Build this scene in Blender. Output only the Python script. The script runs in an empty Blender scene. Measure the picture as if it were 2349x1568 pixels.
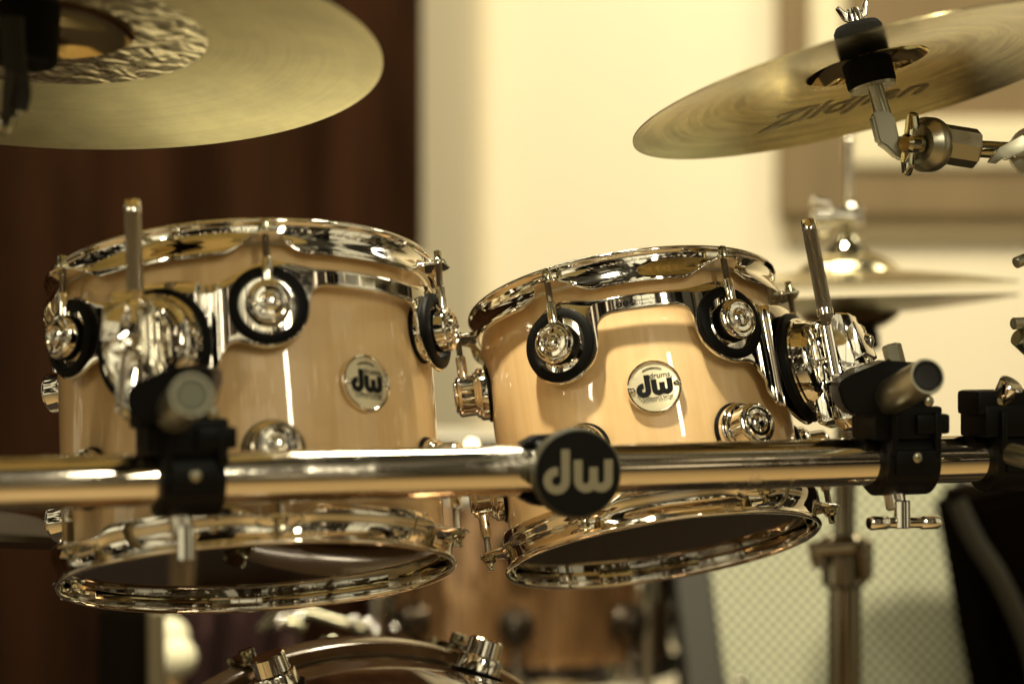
import bpy, bmesh, math, random
from mathutils import Vector, Matrix
random.seed(7)
S = bpy.context.scene
COL = S.collection
R_ = math.radians
sin, cos, pi = math.sin, math.cos, math.pi

# ---------------------------------------------------------------- camera
F = 2349*85/36
CZ = 1.0
def P(px, py, d):                       # photo pixel (2349 wide) at a real distance d -> world point
    return Vector(((px-1174.5)/F*d, d, CZ-(py-784)/F*d))
cam = bpy.data.cameras.new('camera'); camo = bpy.data.objects.new('camera', cam); COL.objects.link(camo)
camo.location = (0, 0, CZ); camo.rotation_euler = (R_(90), 0, 0)
cam.lens = 85; cam.sensor_width = 36; cam.clip_start = .05; cam.clip_end = 60
cam.dof.use_dof = True; cam.dof.focus_distance = 2.0; cam.dof.aperture_fstop = 2.35
S.camera = camo
S.view_settings.view_transform = 'Standard'; S.view_settings.look = 'None'
S.view_settings.exposure = 0; S.view_settings.gamma = 1

# ---------------------------------------------------------------- world: the dim warm hall around the kit
W = bpy.data.worlds.new('World'); S.world = W; W.use_nodes = True
nt = W.node_tree; nt.nodes.clear()
class N:
    def __init__(s, nt): s.nt = nt
    def __call__(s, t, **kw):
        n = s.nt.nodes.new(t)
        for k, v in kw.items():
            if k.startswith('i_'):
                key = k[2:]; key = int(key) if key.isdigit() else key
                n.inputs[key].default_value = v
            else: setattr(n, k, v)
        return n
    def l(s, a, b): s.nt.links.new(a, b)
def mth(N_, op, a, b=None, c=None):
    m = N_('ShaderNodeMath', operation=op)
    for i, x in enumerate((a, b, c)):
        if x is None: continue
        if hasattr(x, 'links'): N_.l(x, m.inputs[i])
        else: m.inputs[i].default_value = x
    return m.outputs[0]
def ramp(N_, fac, stops, interp='LINEAR'):
    r = N_('ShaderNodeValToRGB'); r.color_ramp.interpolation = interp
    e = r.color_ramp.elements
    while len(e) < len(stops): e.new(.5)
    for q, (p, c) in zip(e, stops): q.position = p; q.color = (*c, 1)
    N_.l(fac, r.inputs[0]); return r.outputs[0]
n = N(nt)
tc = n('ShaderNodeTexCoord'); sx = n('ShaderNodeSeparateXYZ'); n.l(tc.outputs['Generated'], sx.inputs[0])
az = mth(n, 'ARCTAN2', sx.outputs[0], sx.outputs[1]); el = mth(n, 'ARCSINE', sx.outputs[2])
def cells(ka, ke, off, stops):
    cv = n('ShaderNodeCombineXYZ')
    n.l(mth(n, 'MULTIPLY_ADD', az, ka, off), cv.inputs[0]); n.l(mth(n, 'MULTIPLY', el, ke), cv.inputs[1])
    v = n('ShaderNodeTexVoronoi', distance='CHEBYCHEV', feature='F1', i_Scale=1.0, i_Randomness=.9)
    n.l(cv.outputs[0], v.inputs['Vector'])
    sp = n('ShaderNodeSeparateColor'); n.l(v.outputs['Color'], sp.inputs[0])
    return ramp(n, sp.outputs[0], stops, 'CONSTANT')
wide = cells(2.9, 2.3, .3, [(0, (.004, .003, .002)), (.40, (.030, .022, .010)), (.56, (.12, .095, .045)), (.66, (1.25, 1.10, .72)), (.84, (.008, .007, .004)), (.93, (2.1, 1.9, 1.3))])
fine = cells(14, 3.2, 1.7, [(0, (.010, .008, .005)), (.45, (.12, .075, .038)), (.62, (.015, .010, .007)), (.76, (.60, .50, .30)), (.92, (2.0, 1.75, 1.15))])
spark = cells(46, 15, 4.1, [(0, (.008, .006, .004)), (.50, (.10, .06, .03)), (.70, (.012, .010, .007)), (.84, (1.3, 1.0, .6)), (.93, (3.2, 2.6, 1.7))])
mx0 = n('ShaderNodeMixRGB', blend_type='MIX', i_Fac=.15); n.l(wide, mx0.inputs[1]); n.l(fine, mx0.inputs[2])
# mullions in the far windows
mu = mth(n, 'GREATER_THAN', mth(n, 'FRACT', mth(n, 'MULTIPLY', az, 5.3)), .06)
mm = n('ShaderNodeMixRGB', blend_type='MULTIPLY', i_Fac=.85); n.l(mx0.outputs[0], mm.inputs[1]); n.l(mu, mm.inputs[2])
band = ramp(n, mth(n, 'MULTIPLY_ADD', el, .3183, .5), [(.505, (0, 0, 0)), (.51, (.8, .8, .8)), (.54, (.8, .8, .8)), (.545, (0, 0, 0)), (.632, (0, 0, 0)), (.636, (.7, .7, .7)), (.672, (.7, .7, .7)), (.676, (0, 0, 0))])
mx = n('ShaderNodeMixRGB'); n.l(band, mx.inputs[0]); n.l(mm.outputs[0], mx.inputs[1]); n.l(spark, mx.inputs[2])
floorc = ramp(n, mth(n, 'MULTIPLY_ADD', el, .3183, .5), [(0, (.10, .07, .035)), (.3, (.30, .22, .11)), (.44, (.60, .47, .25)), (.465, (.05, .035, .02))])
isfl = ramp(n, mth(n, 'MULTIPLY_ADD', el, .3183, .5), [(0, (1, 1, 1)), (.45, (1, 1, 1)), (.47, (0, 0, 0))])
mf = n('ShaderNodeMixRGB'); n.l(isfl, mf.inputs[0]); n.l(mx.outputs[0], mf.inputs[1]); n.l(floorc, mf.inputs[2])
iscl = ramp(n, mth(n, 'MULTIPLY_ADD', el, .3183, .5), [(.80, (0, 0, 0)), (.82, (1, 1, 1))])
mc = n('ShaderNodeMixRGB'); n.l(iscl, mc.inputs[0]); n.l(mf.outputs[0], mc.inputs[1]); mc.inputs[2].default_value = (.06, .050, .030, 1)
bg = n('ShaderNodeBackground', i_Strength=.66); n.l(mc.outputs[0], bg.inputs[0])
wo = n('ShaderNodeOutputWorld'); n.l(bg.outputs[0], wo.inputs[0])

# ---------------------------------------------------------------- lamps
def lamp(name, loc, target, sx_, sy_, power, col=(1, .90, .66)):
    L = bpy.data.lights.new(name, 'AREA'); L.shape = 'RECTANGLE'; L.size = sx_; L.size_y = sy_
    L.energy = power; L.color = col
    o = bpy.data.objects.new(name, L); COL.objects.link(o); o.location = loc
    o.rotation_euler = (Vector(target)-Vector(loc)).to_track_quat('-Z', 'Y').to_euler(); return o
lamp('ceiling_lamp', (-.40, 1.62, 2.95), (.05, 1.95, .95), .14, .14, 108)
lamp('window_light', (1.26, -.5, 2.5), (0, 1.9, .95), .16, 1.1, 22)
lamp('front_lamp', (-2.9, -1.0, 3.0), (-.1, 1.9, .95), .22, 1.0, 22)
lamp('back_lamp', (.16, 2.6, 2.55), (-.1, 1.8, .93), .50, .22, 20)
lamp('wall_fill', (-.2, 3.0, 2.75), (.3, 4.4, .8), 1.8, .12, 36)  # unseen lamp added to brighten the cream wall
lamp('hall_lamp', (1.6, 3.0, 2.6), (1.0, 4.4, .9), .5, .3, 14)

# ---------------------------------------------------------------- materials
def mat(name, base=(.8, .8, .8), metal=0, rough=.5, coat=0, aniso=0, spec=.5, build=None):
    m = bpy.data.materials.new(name); m.use_nodes = True; nn = N(m.node_tree)
    b = m.node_tree.nodes['Principled BSDF']
    b.inputs['Base Color'].default_value = (*base, 1); b.inputs['Metallic'].default_value = metal
    b.inputs['Roughness'].default_value = rough; b.inputs['Coat Weight'].default_value = coat
    b.inputs['Coat Roughness'].default_value = .03; b.inputs['Anisotropic'].default_value = aniso
    b.inputs['Specular IOR Level'].default_value = spec
    if build: build(nn, b, m)
    return m
def oc(nn, scale=(1, 1, 1)):
    t = nn('ShaderNodeTexCoord'); mp = nn('ShaderNodeMapping'); mp.inputs['Scale'].default_value = scale
    nn.l(t.outputs['Object'], mp.inputs[0]); return mp.outputs[0]
def noise(nn, vec, scale, detail=4, rough=.55):
    t = nn('ShaderNodeTexNoise', i_Scale=scale, i_Detail=detail, i_Roughness=rough); nn.l(vec, t.inputs['Vector']); return t.outputs['Fac']
def bump(nn, b, h, strength, dist=.001):
    u = nn('ShaderNodeBump', i_Strength=strength, i_Distance=dist); nn.l(h, u.inputs['Height']); nn.l(u.outputs[0], b.inputs['Normal'])
def b_chrome(nn, b, m):
    v = oc(nn); h = noise(nn, v, 60, 3)
    q = noise(nn, v, 26, 6, .7); nn.l(mth(nn, 'ADD', mth(nn, 'MULTIPLY_ADD', h, .05, .02), mth(nn, 'MULTIPLY', mth(nn, 'MAXIMUM', mth(nn, 'SUBTRACT', q, .54), 0), 1.3)), b.inputs['Roughness'])
CHROME = mat('chrome', (.88, .84, .74), 1, .05, build=b_chrome)
def b_bar(nn, b, m):
    v = oc(nn, (1, 1, 1)); h = noise(nn, v, 90, 5)
    q = noise(nn, v, 14, 7, .75); nn.l(mth(nn, 'ADD', mth(nn, 'MULTIPLY_ADD', h, .08, .03), mth(nn, 'MULTIPLY', mth(nn, 'MAXIMUM', mth(nn, 'SUBTRACT', q, .52), 0), 1.8)), b.inputs['Roughness'])
    bump(nn, b, noise(nn, oc(nn), 400, 3), .04, .0004)
BARM = mat('bar_chrome', (.84, .78, .66), 1, .08, build=b_bar)
def b_knurl(nn, b, m):
    t = nn('ShaderNodeTexCoord'); s = nn('ShaderNodeSeparateXYZ'); nn.l(t.outputs['Object'], s.inputs[0])
    a = mth(nn, 'ARCTAN2', s.outputs[0], s.outputs[1]); z = mth(nn, 'MULTIPLY', s.outputs[2], 2400)
    w1 = mth(nn, 'SINE', mth(nn, 'MULTIPLY_ADD', a, 22, z)); w2 = mth(nn, 'SINE', mth(nn, 'MULTIPLY_ADD', a, -22, z))
    h = mth(nn, 'MULTIPLY', w1, w2); bump(nn, b, h, 1.0, .002)
DKCHROME = mat('dark_chrome', (.30, .26, .18), 1, .16)
DKSTEEL = mat('dark_steel', (.09, .075, .055), 1, .25)
KNURL = mat('knurled_steel', (.52, .46, .36), 1, .30, build=b_knurl)
STEEL = mat('dull_steel', (.40, .385, .29), 1, .33, build=lambda nn, b, m: nn.l(mth(nn, 'MULTIPLY_ADD', noise(nn, oc(nn), 120, 5), .3, .18), b.inputs['Roughness']))
SATIN = mat('satin_steel', (.55, .50, .40), 1, .24, build=b_chrome)
SATIN.node_tree.nodes['Principled BSDF'].inputs['Base Color'].default_value = (.46, .43, .31, 1)
def b_thread(nn, b, m):
    t = nn('ShaderNodeTexCoord'); s = nn('ShaderNodeSeparateXYZ'); nn.l(t.outputs['Object'], s.inputs[0])
    bump(nn, b, mth(nn, 'SINE', mth(nn, 'MULTIPLY', s.outputs[2], 6000)), .8, .0008)
THREAD = mat('thread', (.30, .26, .20), 1, .28, build=b_thread)
def b_wood(nn, b, m):
    v = oc(nn, (1, 1, .22)); a = noise(nn, v, 55, 6, .6)
    v2 = oc(nn, (1, 1, 1.4)); c = noise(nn, v2, 9, 4, .6)
    g = noise(nn, oc(nn, (1, 1, .03)), 130, 3, .6)
    f = mth(nn, 'ADD', mth(nn, 'ADD', mth(nn, 'MULTIPLY', a, .25), mth(nn, 'MULTIPLY', c, .47)), mth(nn, 'MULTIPLY', g, .28))
    nn.l(ramp(nn, f, [(.26, (.53, .345, .152)), (.46, (.67, .455, .212)), (.70, (.77, .560, .295))]), b.inputs['Base Color'])
    bump(nn, b, noise(nn, oc(nn), 4, 2), .02, .002)
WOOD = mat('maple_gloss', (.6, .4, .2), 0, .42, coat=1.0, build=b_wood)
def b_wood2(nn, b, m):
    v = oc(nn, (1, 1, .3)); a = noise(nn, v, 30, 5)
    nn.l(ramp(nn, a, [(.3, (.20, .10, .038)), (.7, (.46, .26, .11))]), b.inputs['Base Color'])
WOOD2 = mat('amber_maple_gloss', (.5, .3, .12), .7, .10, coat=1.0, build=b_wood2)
HOOPW = mat('dark_gloss_hoop', (.13, .085, .045), .25, .2, coat=1)
INNER = mat('raw_maple', (.42, .28, .13), 0, .6)
def b_rub(nn, b, m): bump(nn, b, noise(nn, oc(nn), 500, 3), .25, .0004)
RUBBER = mat('rubber', (.003, .0027, .0022), 0, .5, spec=.10, build=b_rub)
BLACK = mat('black_nylon', (.003, .0027, .0022), 0, .42, spec=.15, build=b_rub)
GAP = mat('black_recess', (.004, .004, .004), 0, .8)
FELT = mat('black_felt', (.010, .010, .009), 0, .95, spec=.1, build=lambda nn, b, m: bump(nn, b, noise(nn, oc(nn), 350, 6, .8), 1, .004))
WFELT = mat('white_felt', (.78, .74, .52), 0, .9, spec=.1, build=lambda nn, b, m: bump(nn, b, noise(nn, oc(nn), 250, 6, .8), .6, .003))
INK = mat('black_print', (.003, .003, .0025), 0, .4, spec=.2)
SCRIPT = mat('brown_print', (.17, .13, .06), .8, .32)
TANINK = mat('tan_print', (.25, .23, .145), 0, .5)
HEADINK = mat('grey_print', (.16, .13, .08), 0, .5)
BADGE = mat('badge_face', (.78, .70, .48), .55, .32, build=lambda nn, b, m: nn.l(mth(nn, 'MULTIPLY_ADD', noise(nn, oc(nn), 300, 4), .25, .2), b.inputs['Roughness']))
def b_film(nn, b, m):
    nt_ = m.node_tree; out = nt_.nodes['Material Output']
    tr = nn('ShaderNodeBsdfTransparent'); tr.inputs[0].default_value = (.10, .09, .07, 1)
    gl = nn('ShaderNodeBsdfGlossy', i_Roughness=.04); gl.inputs[0].default_value = (.9, .9, .9, 1)
    fr = nn('ShaderNodeFresnel', i_IOR=1.45); mxs = nn('ShaderNodeMixShader')
    nn.l(fr.outputs[0], mxs.inputs[0]); nn.l(tr.outputs[0], mxs.inputs[1]); nn.l(gl.outputs[0], mxs.inputs[2])
    nn.l(mxs.outputs[0], out.inputs[0])
FILM = mat('clear_head', build=b_film)
def b_coated(nn, b, m):
    nt_ = m.node_tree; out = nt_.nodes['Material Output']
    tl = nn('ShaderNodeBsdfTranslucent'); tl.inputs[0].default_value = (.75, .68, .5, 1)
    ms = nn('ShaderNodeMixShader', i_0=.35); nn.l(b.outputs[0], ms.inputs[1]); nn.l(tl.outputs[0], ms.inputs[2]); nn.l(ms.outputs[0], out.inputs[0])
COATED = mat('coated_head', (.75, .72, .62), 0, .7, build=b_coated)
def b_cym(dark, light, r0, hammer):
    def f(nn, b, m):
        t = nn('ShaderNodeTexCoord'); s = nn('ShaderNodeSeparateXYZ'); nn.l(t.outputs['Object'], s.inputs[0])
        rr = mth(nn, 'SQRT', mth(nn, 'ADD', mth(nn, 'MULTIPLY', s.outputs[0], s.outputs[0]), mth(nn, 'MULTIPLY', s.outputs[1], s.outputs[1])))
        cv = nn('ShaderNodeCombineXYZ'); nn.l(mth(nn, 'MULTIPLY', rr, 700), cv.inputs[0])
        a = mth(nn, 'ARCTAN2', s.outputs[0], s.outputs[1]); nn.l(mth(nn, 'MULTIPLY', a, 1.2), cv.inputs[1])
        g = noise(nn, cv.outputs[0], 1.0, 5, .7)
        st = noise(nn, oc(nn), 16, 6, .65)
        cv2 = nn('ShaderNodeCombineXYZ'); nn.l(mth(nn, 'MULTIPLY', rr, 110), cv2.inputs[0]); nn.l(mth(nn, 'MULTIPLY', a, 1.6), cv2.inputs[1])
        g2 = noise(nn, cv2.outputs[0], 1.0, 4, .6)
        f_ = mth(nn, 'ADD', mth(nn, 'ADD', mth(nn, 'MULTIPLY', g, .36), mth(nn, 'MULTIPLY', g2, hammer)), mth(nn, 'MULTIPLY', st, .64-hammer))
        nn.l(ramp(nn, f_, [(.34, dark), (.62, light)]), b.inputs['Base Color'])
        nn.l(mth(nn, 'MULTIPLY_ADD', st, .10, r0-.05), b.inputs['Roughness'])
        tan = nn('ShaderNodeTangent', direction_type='RADIAL', axis='Z'); nn.l(tan.outputs[0], b.inputs['Tangent'])
        bump(nn, b, g, .22, .0003)
    return f
BRASS = mat('lathed_bronze', (.6, .5, .22), 1, .36, aniso=.55, build=b_cym((.58, .54, .31), (.84, .79, .48), .46, .12))
BRASS2 = mat('brilliant_bronze', (.6, .5, .22), 1, .22, aniso=.85, build=b_cym((.20, .165, .08), (.80, .70, .40), .13, .44))
def b_ham(nn, b, m):
    v = oc(nn); t1 = nn('ShaderNodeTexNoise', i_Scale=62, i_Detail=1.2, i_Distortion=.6); nn.l(v, t1.inputs['Vector'])
    bump(nn, b, t1.outputs['Fac'], .42, .005)
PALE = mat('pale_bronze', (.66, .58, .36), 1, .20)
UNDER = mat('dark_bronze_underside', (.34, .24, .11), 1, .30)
HAMMER = mat('hammered_bronze', (.92, .84, .56), 1, .20, build=b_ham)
BELL = mat('bell_bronze', (.62, .50, .25), 1, .09)
CREAM = mat('cream_plaster', (.86, .76, .52), 0, .8, build=lambda nn, b, m: (nn.l(ramp(nn, noise(nn, oc(nn), .8, 4), [(.3, (.76, .67, .48)), (.7, (.81, .72, .52))]), b.inputs['Base Color']), bump(nn, b, noise(nn, oc(nn), 90, 5), .2, .002)))
TRIM = mat('cream_trim', (.68, .60, .40), 0, .7)
TANPANEL = mat('tan_panel', (.26, .165, .075), 0, .75, build=lambda nn, b, m: nn.l(ramp(nn, noise(nn, oc(nn, (3, 1, .4)), 2.2, 5), [(.3, (.14, .095, .040)), (.7, (.21, .145, .066))]), b.inputs['Base Color']))
CURT = mat('brown_curtain', (.06, .02, .01), 0, .85, spec=.0, build=lambda nn, b, m: nn.l(ramp(nn, noise(nn, oc(nn, (4, 4, .5)), 4, 5), [(.3, (.010, .0048, .0024)), (.7, (.026, .0110, .0053))]), b.inputs['Base Color']))
DARK = mat('dark_cloth', (.005, .0035, .0022), 0, .8, spec=.0)
REDC = mat('dark_red_cloth', (.030, .004, .002), 0, .85)
TOLEX = mat('grey_tolex', (.035, .032, .022), 0, .7)
def b_grille(nn, b, m):
    t = nn('ShaderNodeTexCoord'); s = nn('ShaderNodeSeparateXYZ'); nn.l(t.outputs['Object'], s.inputs[0])
    w1 = mth(nn, 'SINE', mth(nn, 'MULTIPLY', s.outputs[0], 440)); w2 = mth(nn, 'SINE', mth(nn, 'MULTIPLY', s.outputs[2], 440))
    f_ = mth(nn, 'MULTIPLY_ADD', mth(nn, 'MULTIPLY', w1, w2), .5, .5)
    nn.l(ramp(nn, f_, [(.38, (.05, .05, .032)), (.56, (.42, .42, .27))]), b.inputs['Base Color'])
GRILLE = mat('speaker_grille', (.3, .3, .18), .0, .6, build=b_grille)

# ---------------------------------------------------------------- geometry helpers
WM = {}
def tag(o, label=None, cat=None, group=None, kind=None):
    for k, v in (('label', label), ('category', cat), ('group', group), ('kind', kind)):
        if v: o[k] = v
    return o
def thing(name, M, label, cat, group=None):
    o = bpy.data.objects.new(name, None); COL.objects.link(o)
    if not isinstance(M, Matrix): M = Matrix.Translation(Vector(M))
    o.matrix_basis = M; o.empty_display_size = .05; WM[o.name] = M
    return tag(o, label, cat, group)
def obj(name, bm, m, parent=None, M=None, smooth=True, world=False, angle=38, label=None):
    """link a bmesh as one mesh. M = placement of the mesh's own frame in the parent; world=True: verts are in world space."""
    me = bpy.data.meshes.new(name)
    if world and parent is not None:
        c = Vector((0, 0, 0))
        for v in bm.verts: c += v.co
        inv = WM[parent.name].inverted(); bm.transform(inv)
    bmesh.ops.recalc_face_normals(bm, faces=bm.faces)
    bm.to_mesh(me); bm.free()
    for k in (m if isinstance(m, (list, tuple)) else [m]): me.materials.append(k)
    if smooth:
        for p in me.polygons: p.use_smooth = True
        me.set_sharp_from_angle(angle=R_(angle))
    o = bpy.data.objects.new(name, me); COL.objects.link(o)
    Mb = M if M is not None else Matrix.Identity(4)
    if parent is not None:
        o.parent = parent; WM[o.name] = WM[parent.name] @ Mb
    else: WM[o.name] = Mb
    o.matrix_basis = Mb
    if label: o['label'] = label
    return o
def BM(): return bmesh.new()
def lathe(prof, seg=64, bm=None, M=None, closed=False, mi=0):
    bm = bm or BM(); rows = []
    for r, z in prof:
        if r < 1e-6: rows.append([bm.verts.new((0, 0, z))])
        else: rows.append([bm.verts.new((r*cos(2*pi*i/seg), r*sin(2*pi*i/seg), z)) for i in range(seg)])
    new = [v for r in rows for v in r]
    prs = list(zip(rows, rows[1:])) + ([(rows[-1], rows[0])] if closed else [])
    for a, b in prs:
        for i in range(seg):
            j = (i+1) % seg
            if len(a) == 1 and len(b) == 1: continue
            if len(a) == 1: f = bm.faces.new((a[0], b[i], b[j]))
            elif len(b) == 1: f = bm.faces.new((a[i], b[0], a[j]))
            else: f = bm.faces.new((a[i], b[i], b[j], a[j]))
            f.material_index = mi
    if M is not None: bmesh.ops.transform(bm, matrix=M, verts=new)
    return bm
def axisM(a, b, up=None):
    a, b = Vector(a), Vector(b); z = (b-a).normalized()
    q = z.to_track_quat('Z', 'Y') if up is None else None
    if q is not None: return Matrix.Translation(a) @ q.to_matrix().to_4x4()
    x = Vector(up).cross(z).normalized(); y = z.cross(x)
    return Matrix.Translation(a) @ Matrix((x, y, z)).transposed().to_4x4()
def rod(a, b, r, bm=None, seg=32, r2=None, bev=None):
    a, b = Vector(a), Vector(b); L = (b-a).length; r2 = r if r2 is None else r2
    c = min(bev if bev is not None else r*.15, L*.4)
    return lathe([(0, 0), (r-c, 0), (r, c), (r2, L-c), (r2-c, L), (0, L)], seg, bm, axisM(a, b))
def tube(pts, r, bm=None, seg=16):
    bm = bm or BM(); pts = [Vector(p) for p in pts]; rows = []; prev = None
    for i, p in enumerate(pts):
        t = (pts[min(i+1, len(pts)-1)]-pts[max(i-1, 0)]).normalized()
        if prev is None: u = t.orthogonal().normalized()
        else: u = (prev - t*prev.dot(t)).normalized()
        prev = u; w = t.cross(u); rr = r[i] if isinstance(r, (list, tuple)) else r
        rows.append([bm.verts.new(p+(u*cos(2*pi*k/seg)+w*sin(2*pi*k/seg))*rr) for k in range(seg)])
    for a, b in zip(rows, rows[1:]):
        for k in range(seg): bm.faces.new((a[k], b[k], b[(k+1) % seg], a[(k+1) % seg]))
    bm.faces.new(rows[0]); bm.faces.new(rows[-1]); return bm
def arcpts(pts, n_=8):                                 # Catmull-Rom
    pts = [Vector(p) for p in pts]; out = []
    for i in range(len(pts)-1):
        p0 = pts[max(i-1, 0)]; p1 = pts[i]; p2 = pts[i+1]; p3 = pts[min(i+2, len(pts)-1)]
        for k in range(n_):
            t = k/n_
            out.append(.5*((2*p1)+(p2-p0)*t+(2*p0-5*p1+4*p2-p3)*t*t+(3*p1-p0-3*p2+p3)*t**3))
    out.append(pts[-1]); return out
def prism(poly, z0, z1, bm=None, M=None, bev=0, seg=2):
    bm = bm or BM(); b2 = BM()
    lo = [b2.verts.new((x, y, z0)) for x, y in poly]; hi = [b2.verts.new((x, y, z1)) for x, y in poly]
    b2.faces.new(lo[::-1]); b2.faces.new(hi); k = len(poly)
    for i in range(k): b2.faces.new((lo[i], lo[(i+1) % k], hi[(i+1) % k], hi[i]))
    if bev: bmesh.ops.bevel(b2, geom=b2.edges[:], offset=bev, segments=seg, profile=.6, affect='EDGES')
    if M is not None: b2.transform(M)
    merge(bm, b2); return bm
def merge(bm, b2):
    me = bpy.data.meshes.new('tmp'); b2.to_mesh(me); b2.free(); bm.from_mesh(me); bpy.data.meshes.remove(me)
def box(c, s, bm=None, bev=.0, M=None, seg=2):
    x, y, z = s[0]/2, s[1]/2, s[2]/2
    T = Matrix.Translation(Vector(c)); T = (M @ T) if M is not None else T
    return prism([(-x, -y), (x, -y), (x, y), (-x, y)], -z, z, bm, T, bev, seg)
def ribbon(path, w, z0, z1, bm=None, M=None):
    pts = [Vector((p[0], p[1])) for p in path]; L = []; Rr = []; h = w/2
    for i, p in enumerate(pts):
        t = (pts[min(i+1, len(pts)-1)]-pts[max(i-1, 0)]).normalized(); nn = Vector((-t.y, t.x))
        L.append(p+nn*h); Rr.append(p-nn*h)
    return prism([(v.x, v.y) for v in L]+[(v.x, v.y) for v in Rr[::-1]], z0, z1, bm, M)
def strip(path, w, z0, z1, bm=None, M=None):          # ribbon as quads (safe for strongly curved strokes), butt or round ends
    b2 = BM(); pts = [Vector((p[0], p[1])) for p in path]; h = w/2; rows = []
    for i, p in enumerate(pts):
        t = (pts[min(i+1, len(pts)-1)]-pts[max(i-1, 0)]).normalized(); nn = Vector((-t.y, t.x))
        a, b = p+nn*h, p-nn*h
        rows.append([b2.verts.new((a.x, a.y, z1)), b2.verts.new((b.x, b.y, z1)), b2.verts.new((b.x, b.y, z0)), b2.verts.new((a.x, a.y, z0))])
    for a, b in zip(rows, rows[1:]):
        for k in range(4): b2.faces.new((a[k], a[(k+1) % 4], b[(k+1) % 4], b[k]))
    b2.faces.new(rows[0]); b2.faces.new(rows[-1])
    if M is not None: b2.transform(M)
    bm = bm or BM(); merge(bm, b2); return bm
def text_bm(s, size, z0=0, h=.0002, bm=None, M=None, align='CENTER', shear=0, bold=0):
    c = bpy.data.curves.new('t', 'FONT'); c.body = s; c.size = size; c.align_x = align; c.align_y = 'CENTER'
    c.extrude = h/2; c.shear = shear; c.offset = bold; c.resolution_u = 3
    o = bpy.data.objects.new('t', c); me = bpy.data.meshes.new_from_object(o)
    b2 = BM(); b2.from_mesh(me); bpy.data.meshes.remove(me); bpy.data.objects.remove(o); bpy.data.curves.remove(c)
    b2.transform(Matrix.Translation((0, 0, z0+h/2)))
    if M is not None: b2.transform(M)
    bm = bm or BM(); merge(bm, b2); return bm
def logo(bm, s, z0, z1, cx=0, cy=0, w=.19):
    """the round two-letter mark: a d with a long stem and a w, each one thick stroke; s = width of the pair"""
    def arc(c, r, a0, a1, n_=16): return [(c[0]+r*cos(R_(a0+(a1-a0)*i/n_)), c[1]+r*sin(R_(a0+(a1-a0)*i/n_))) for i in range(n_+1)]
    d = arc((.2, .2), .125, 82, 352)+[(.325, .30), (.325, .62)]
    ww = [(.50, .475), (.50, .22)]+arc((.6075, .2), .1075, 185, 355, 12)+[(.715, .24), (.715, .375)]
    ww2 = [(.715, .37), (.715, .22)]+arc((.82, .2), .105, 188, 355, 12)+[(.925, .24), (.925, .475)]
    f = lambda path: [(cx+(p[0]-.5)*s, cy+(p[1]-.31)*s) for p in path]
    strip(f(d), w*s, z0, z1, bm)
    strip(f(ww), w*s, z0, z1, bm)
    strip(f(ww2), w*s, z0, z1+.00003, bm)
    return bm
def frameM(C, t, r):
    """drum frame: axis tilted back by t (top away from the camera) then rolled by r (top to the left)"""
    ct, st, cr, sr = cos(t), sin(t), cos(r), sin(r)
    Rx = Matrix(((1, 0, 0), (0, ct, st), (0, -st, ct))); Ry = Matrix(((cr, 0, -sr), (0, 1, 0), (sr, 0, cr)))
    return Matrix.Translation(Vector(C)) @ (Ry @ Rx).to_4x4()
def onshell(phi, z, r):
    """frame on a drum shell: x right, y up along the axis, z outward"""
    a = R_(phi); nn = Vector((sin(a), -cos(a), 0)); y = Vector((0, 0, 1)); x = y.cross(nn)
    return Matrix.Translation(nn*r+Vector((0, 0, z))) @ Matrix((x, y, nn)).transposed().to_4x4()
def smooth01(t): t = max(0, min(1, t)); return t*t*(3-2*t)

# ---------------------------------------------------------------- hall behind the kit
def plane_wall(name, x0, x1, y, z0, z1, m, th=.08, kind='structure'):
    b = box(((x0+x1)/2, y+th/2, (z0+z1)/2), (x1-x0, th, z1-z0), bev=.004)
    return tag(obj(name, b, m, smooth=False), kind=kind)
YW = 4.4
def X(px, d): return (px-1174.5)/F*d
def Z(py, d): return CZ-(py-784)/F*d
w = plane_wall('back_wall', -3.2, 4.2, YW, 0, 3.2, CREAM)
tag(w, 'pale cream plaster wall glowing behind the drum kit', 'wall')
tw = obj('wall_pilaster', box((X(1022, YW-.05), YW-.04, 1.6), (X(1082, YW)-X(940, YW),   .075, 3.15), bev=.01), mat('pilaster_paint', (.80, .70, .48), 0, .75), smooth=False)
tag(tw, 'slightly darker cream pilaster beside the brown curtain', 'pilaster')
# curtain with deep folds
bm = BM(); yc = 3.7; x0, x1 = -2.9, X(968, yc); nx = 420; rows = []
for k in range(2):
    row = []
    for i in range(nx+1):
        t = i/nx; x = x0+(x1-x0)*t
        y = yc+.028*sin(x*17+.8*sin(x*5))+.008*sin(x*47+1.3)
        row.append(bm.verts.new((x, y, [0.02, 3.1][k])))
    rows.append(row)
for i in range(nx): bm.faces.new((rows[0][i], rows[0][i+1], rows[1][i+1], rows[1][i]))
g = bmesh.ops.extrude_face_region(bm, geom=bm.faces[:])
bmesh.ops.translate(bm, vec=(0, .012, 0), verts=[v for v in g['geom'] if isinstance(v, bmesh.types.BMVert)])
tag(obj('curtain', bm, CURT, angle=80), 'dark red brown curtain hanging in folds left of the cream wall', 'curtain')
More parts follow.
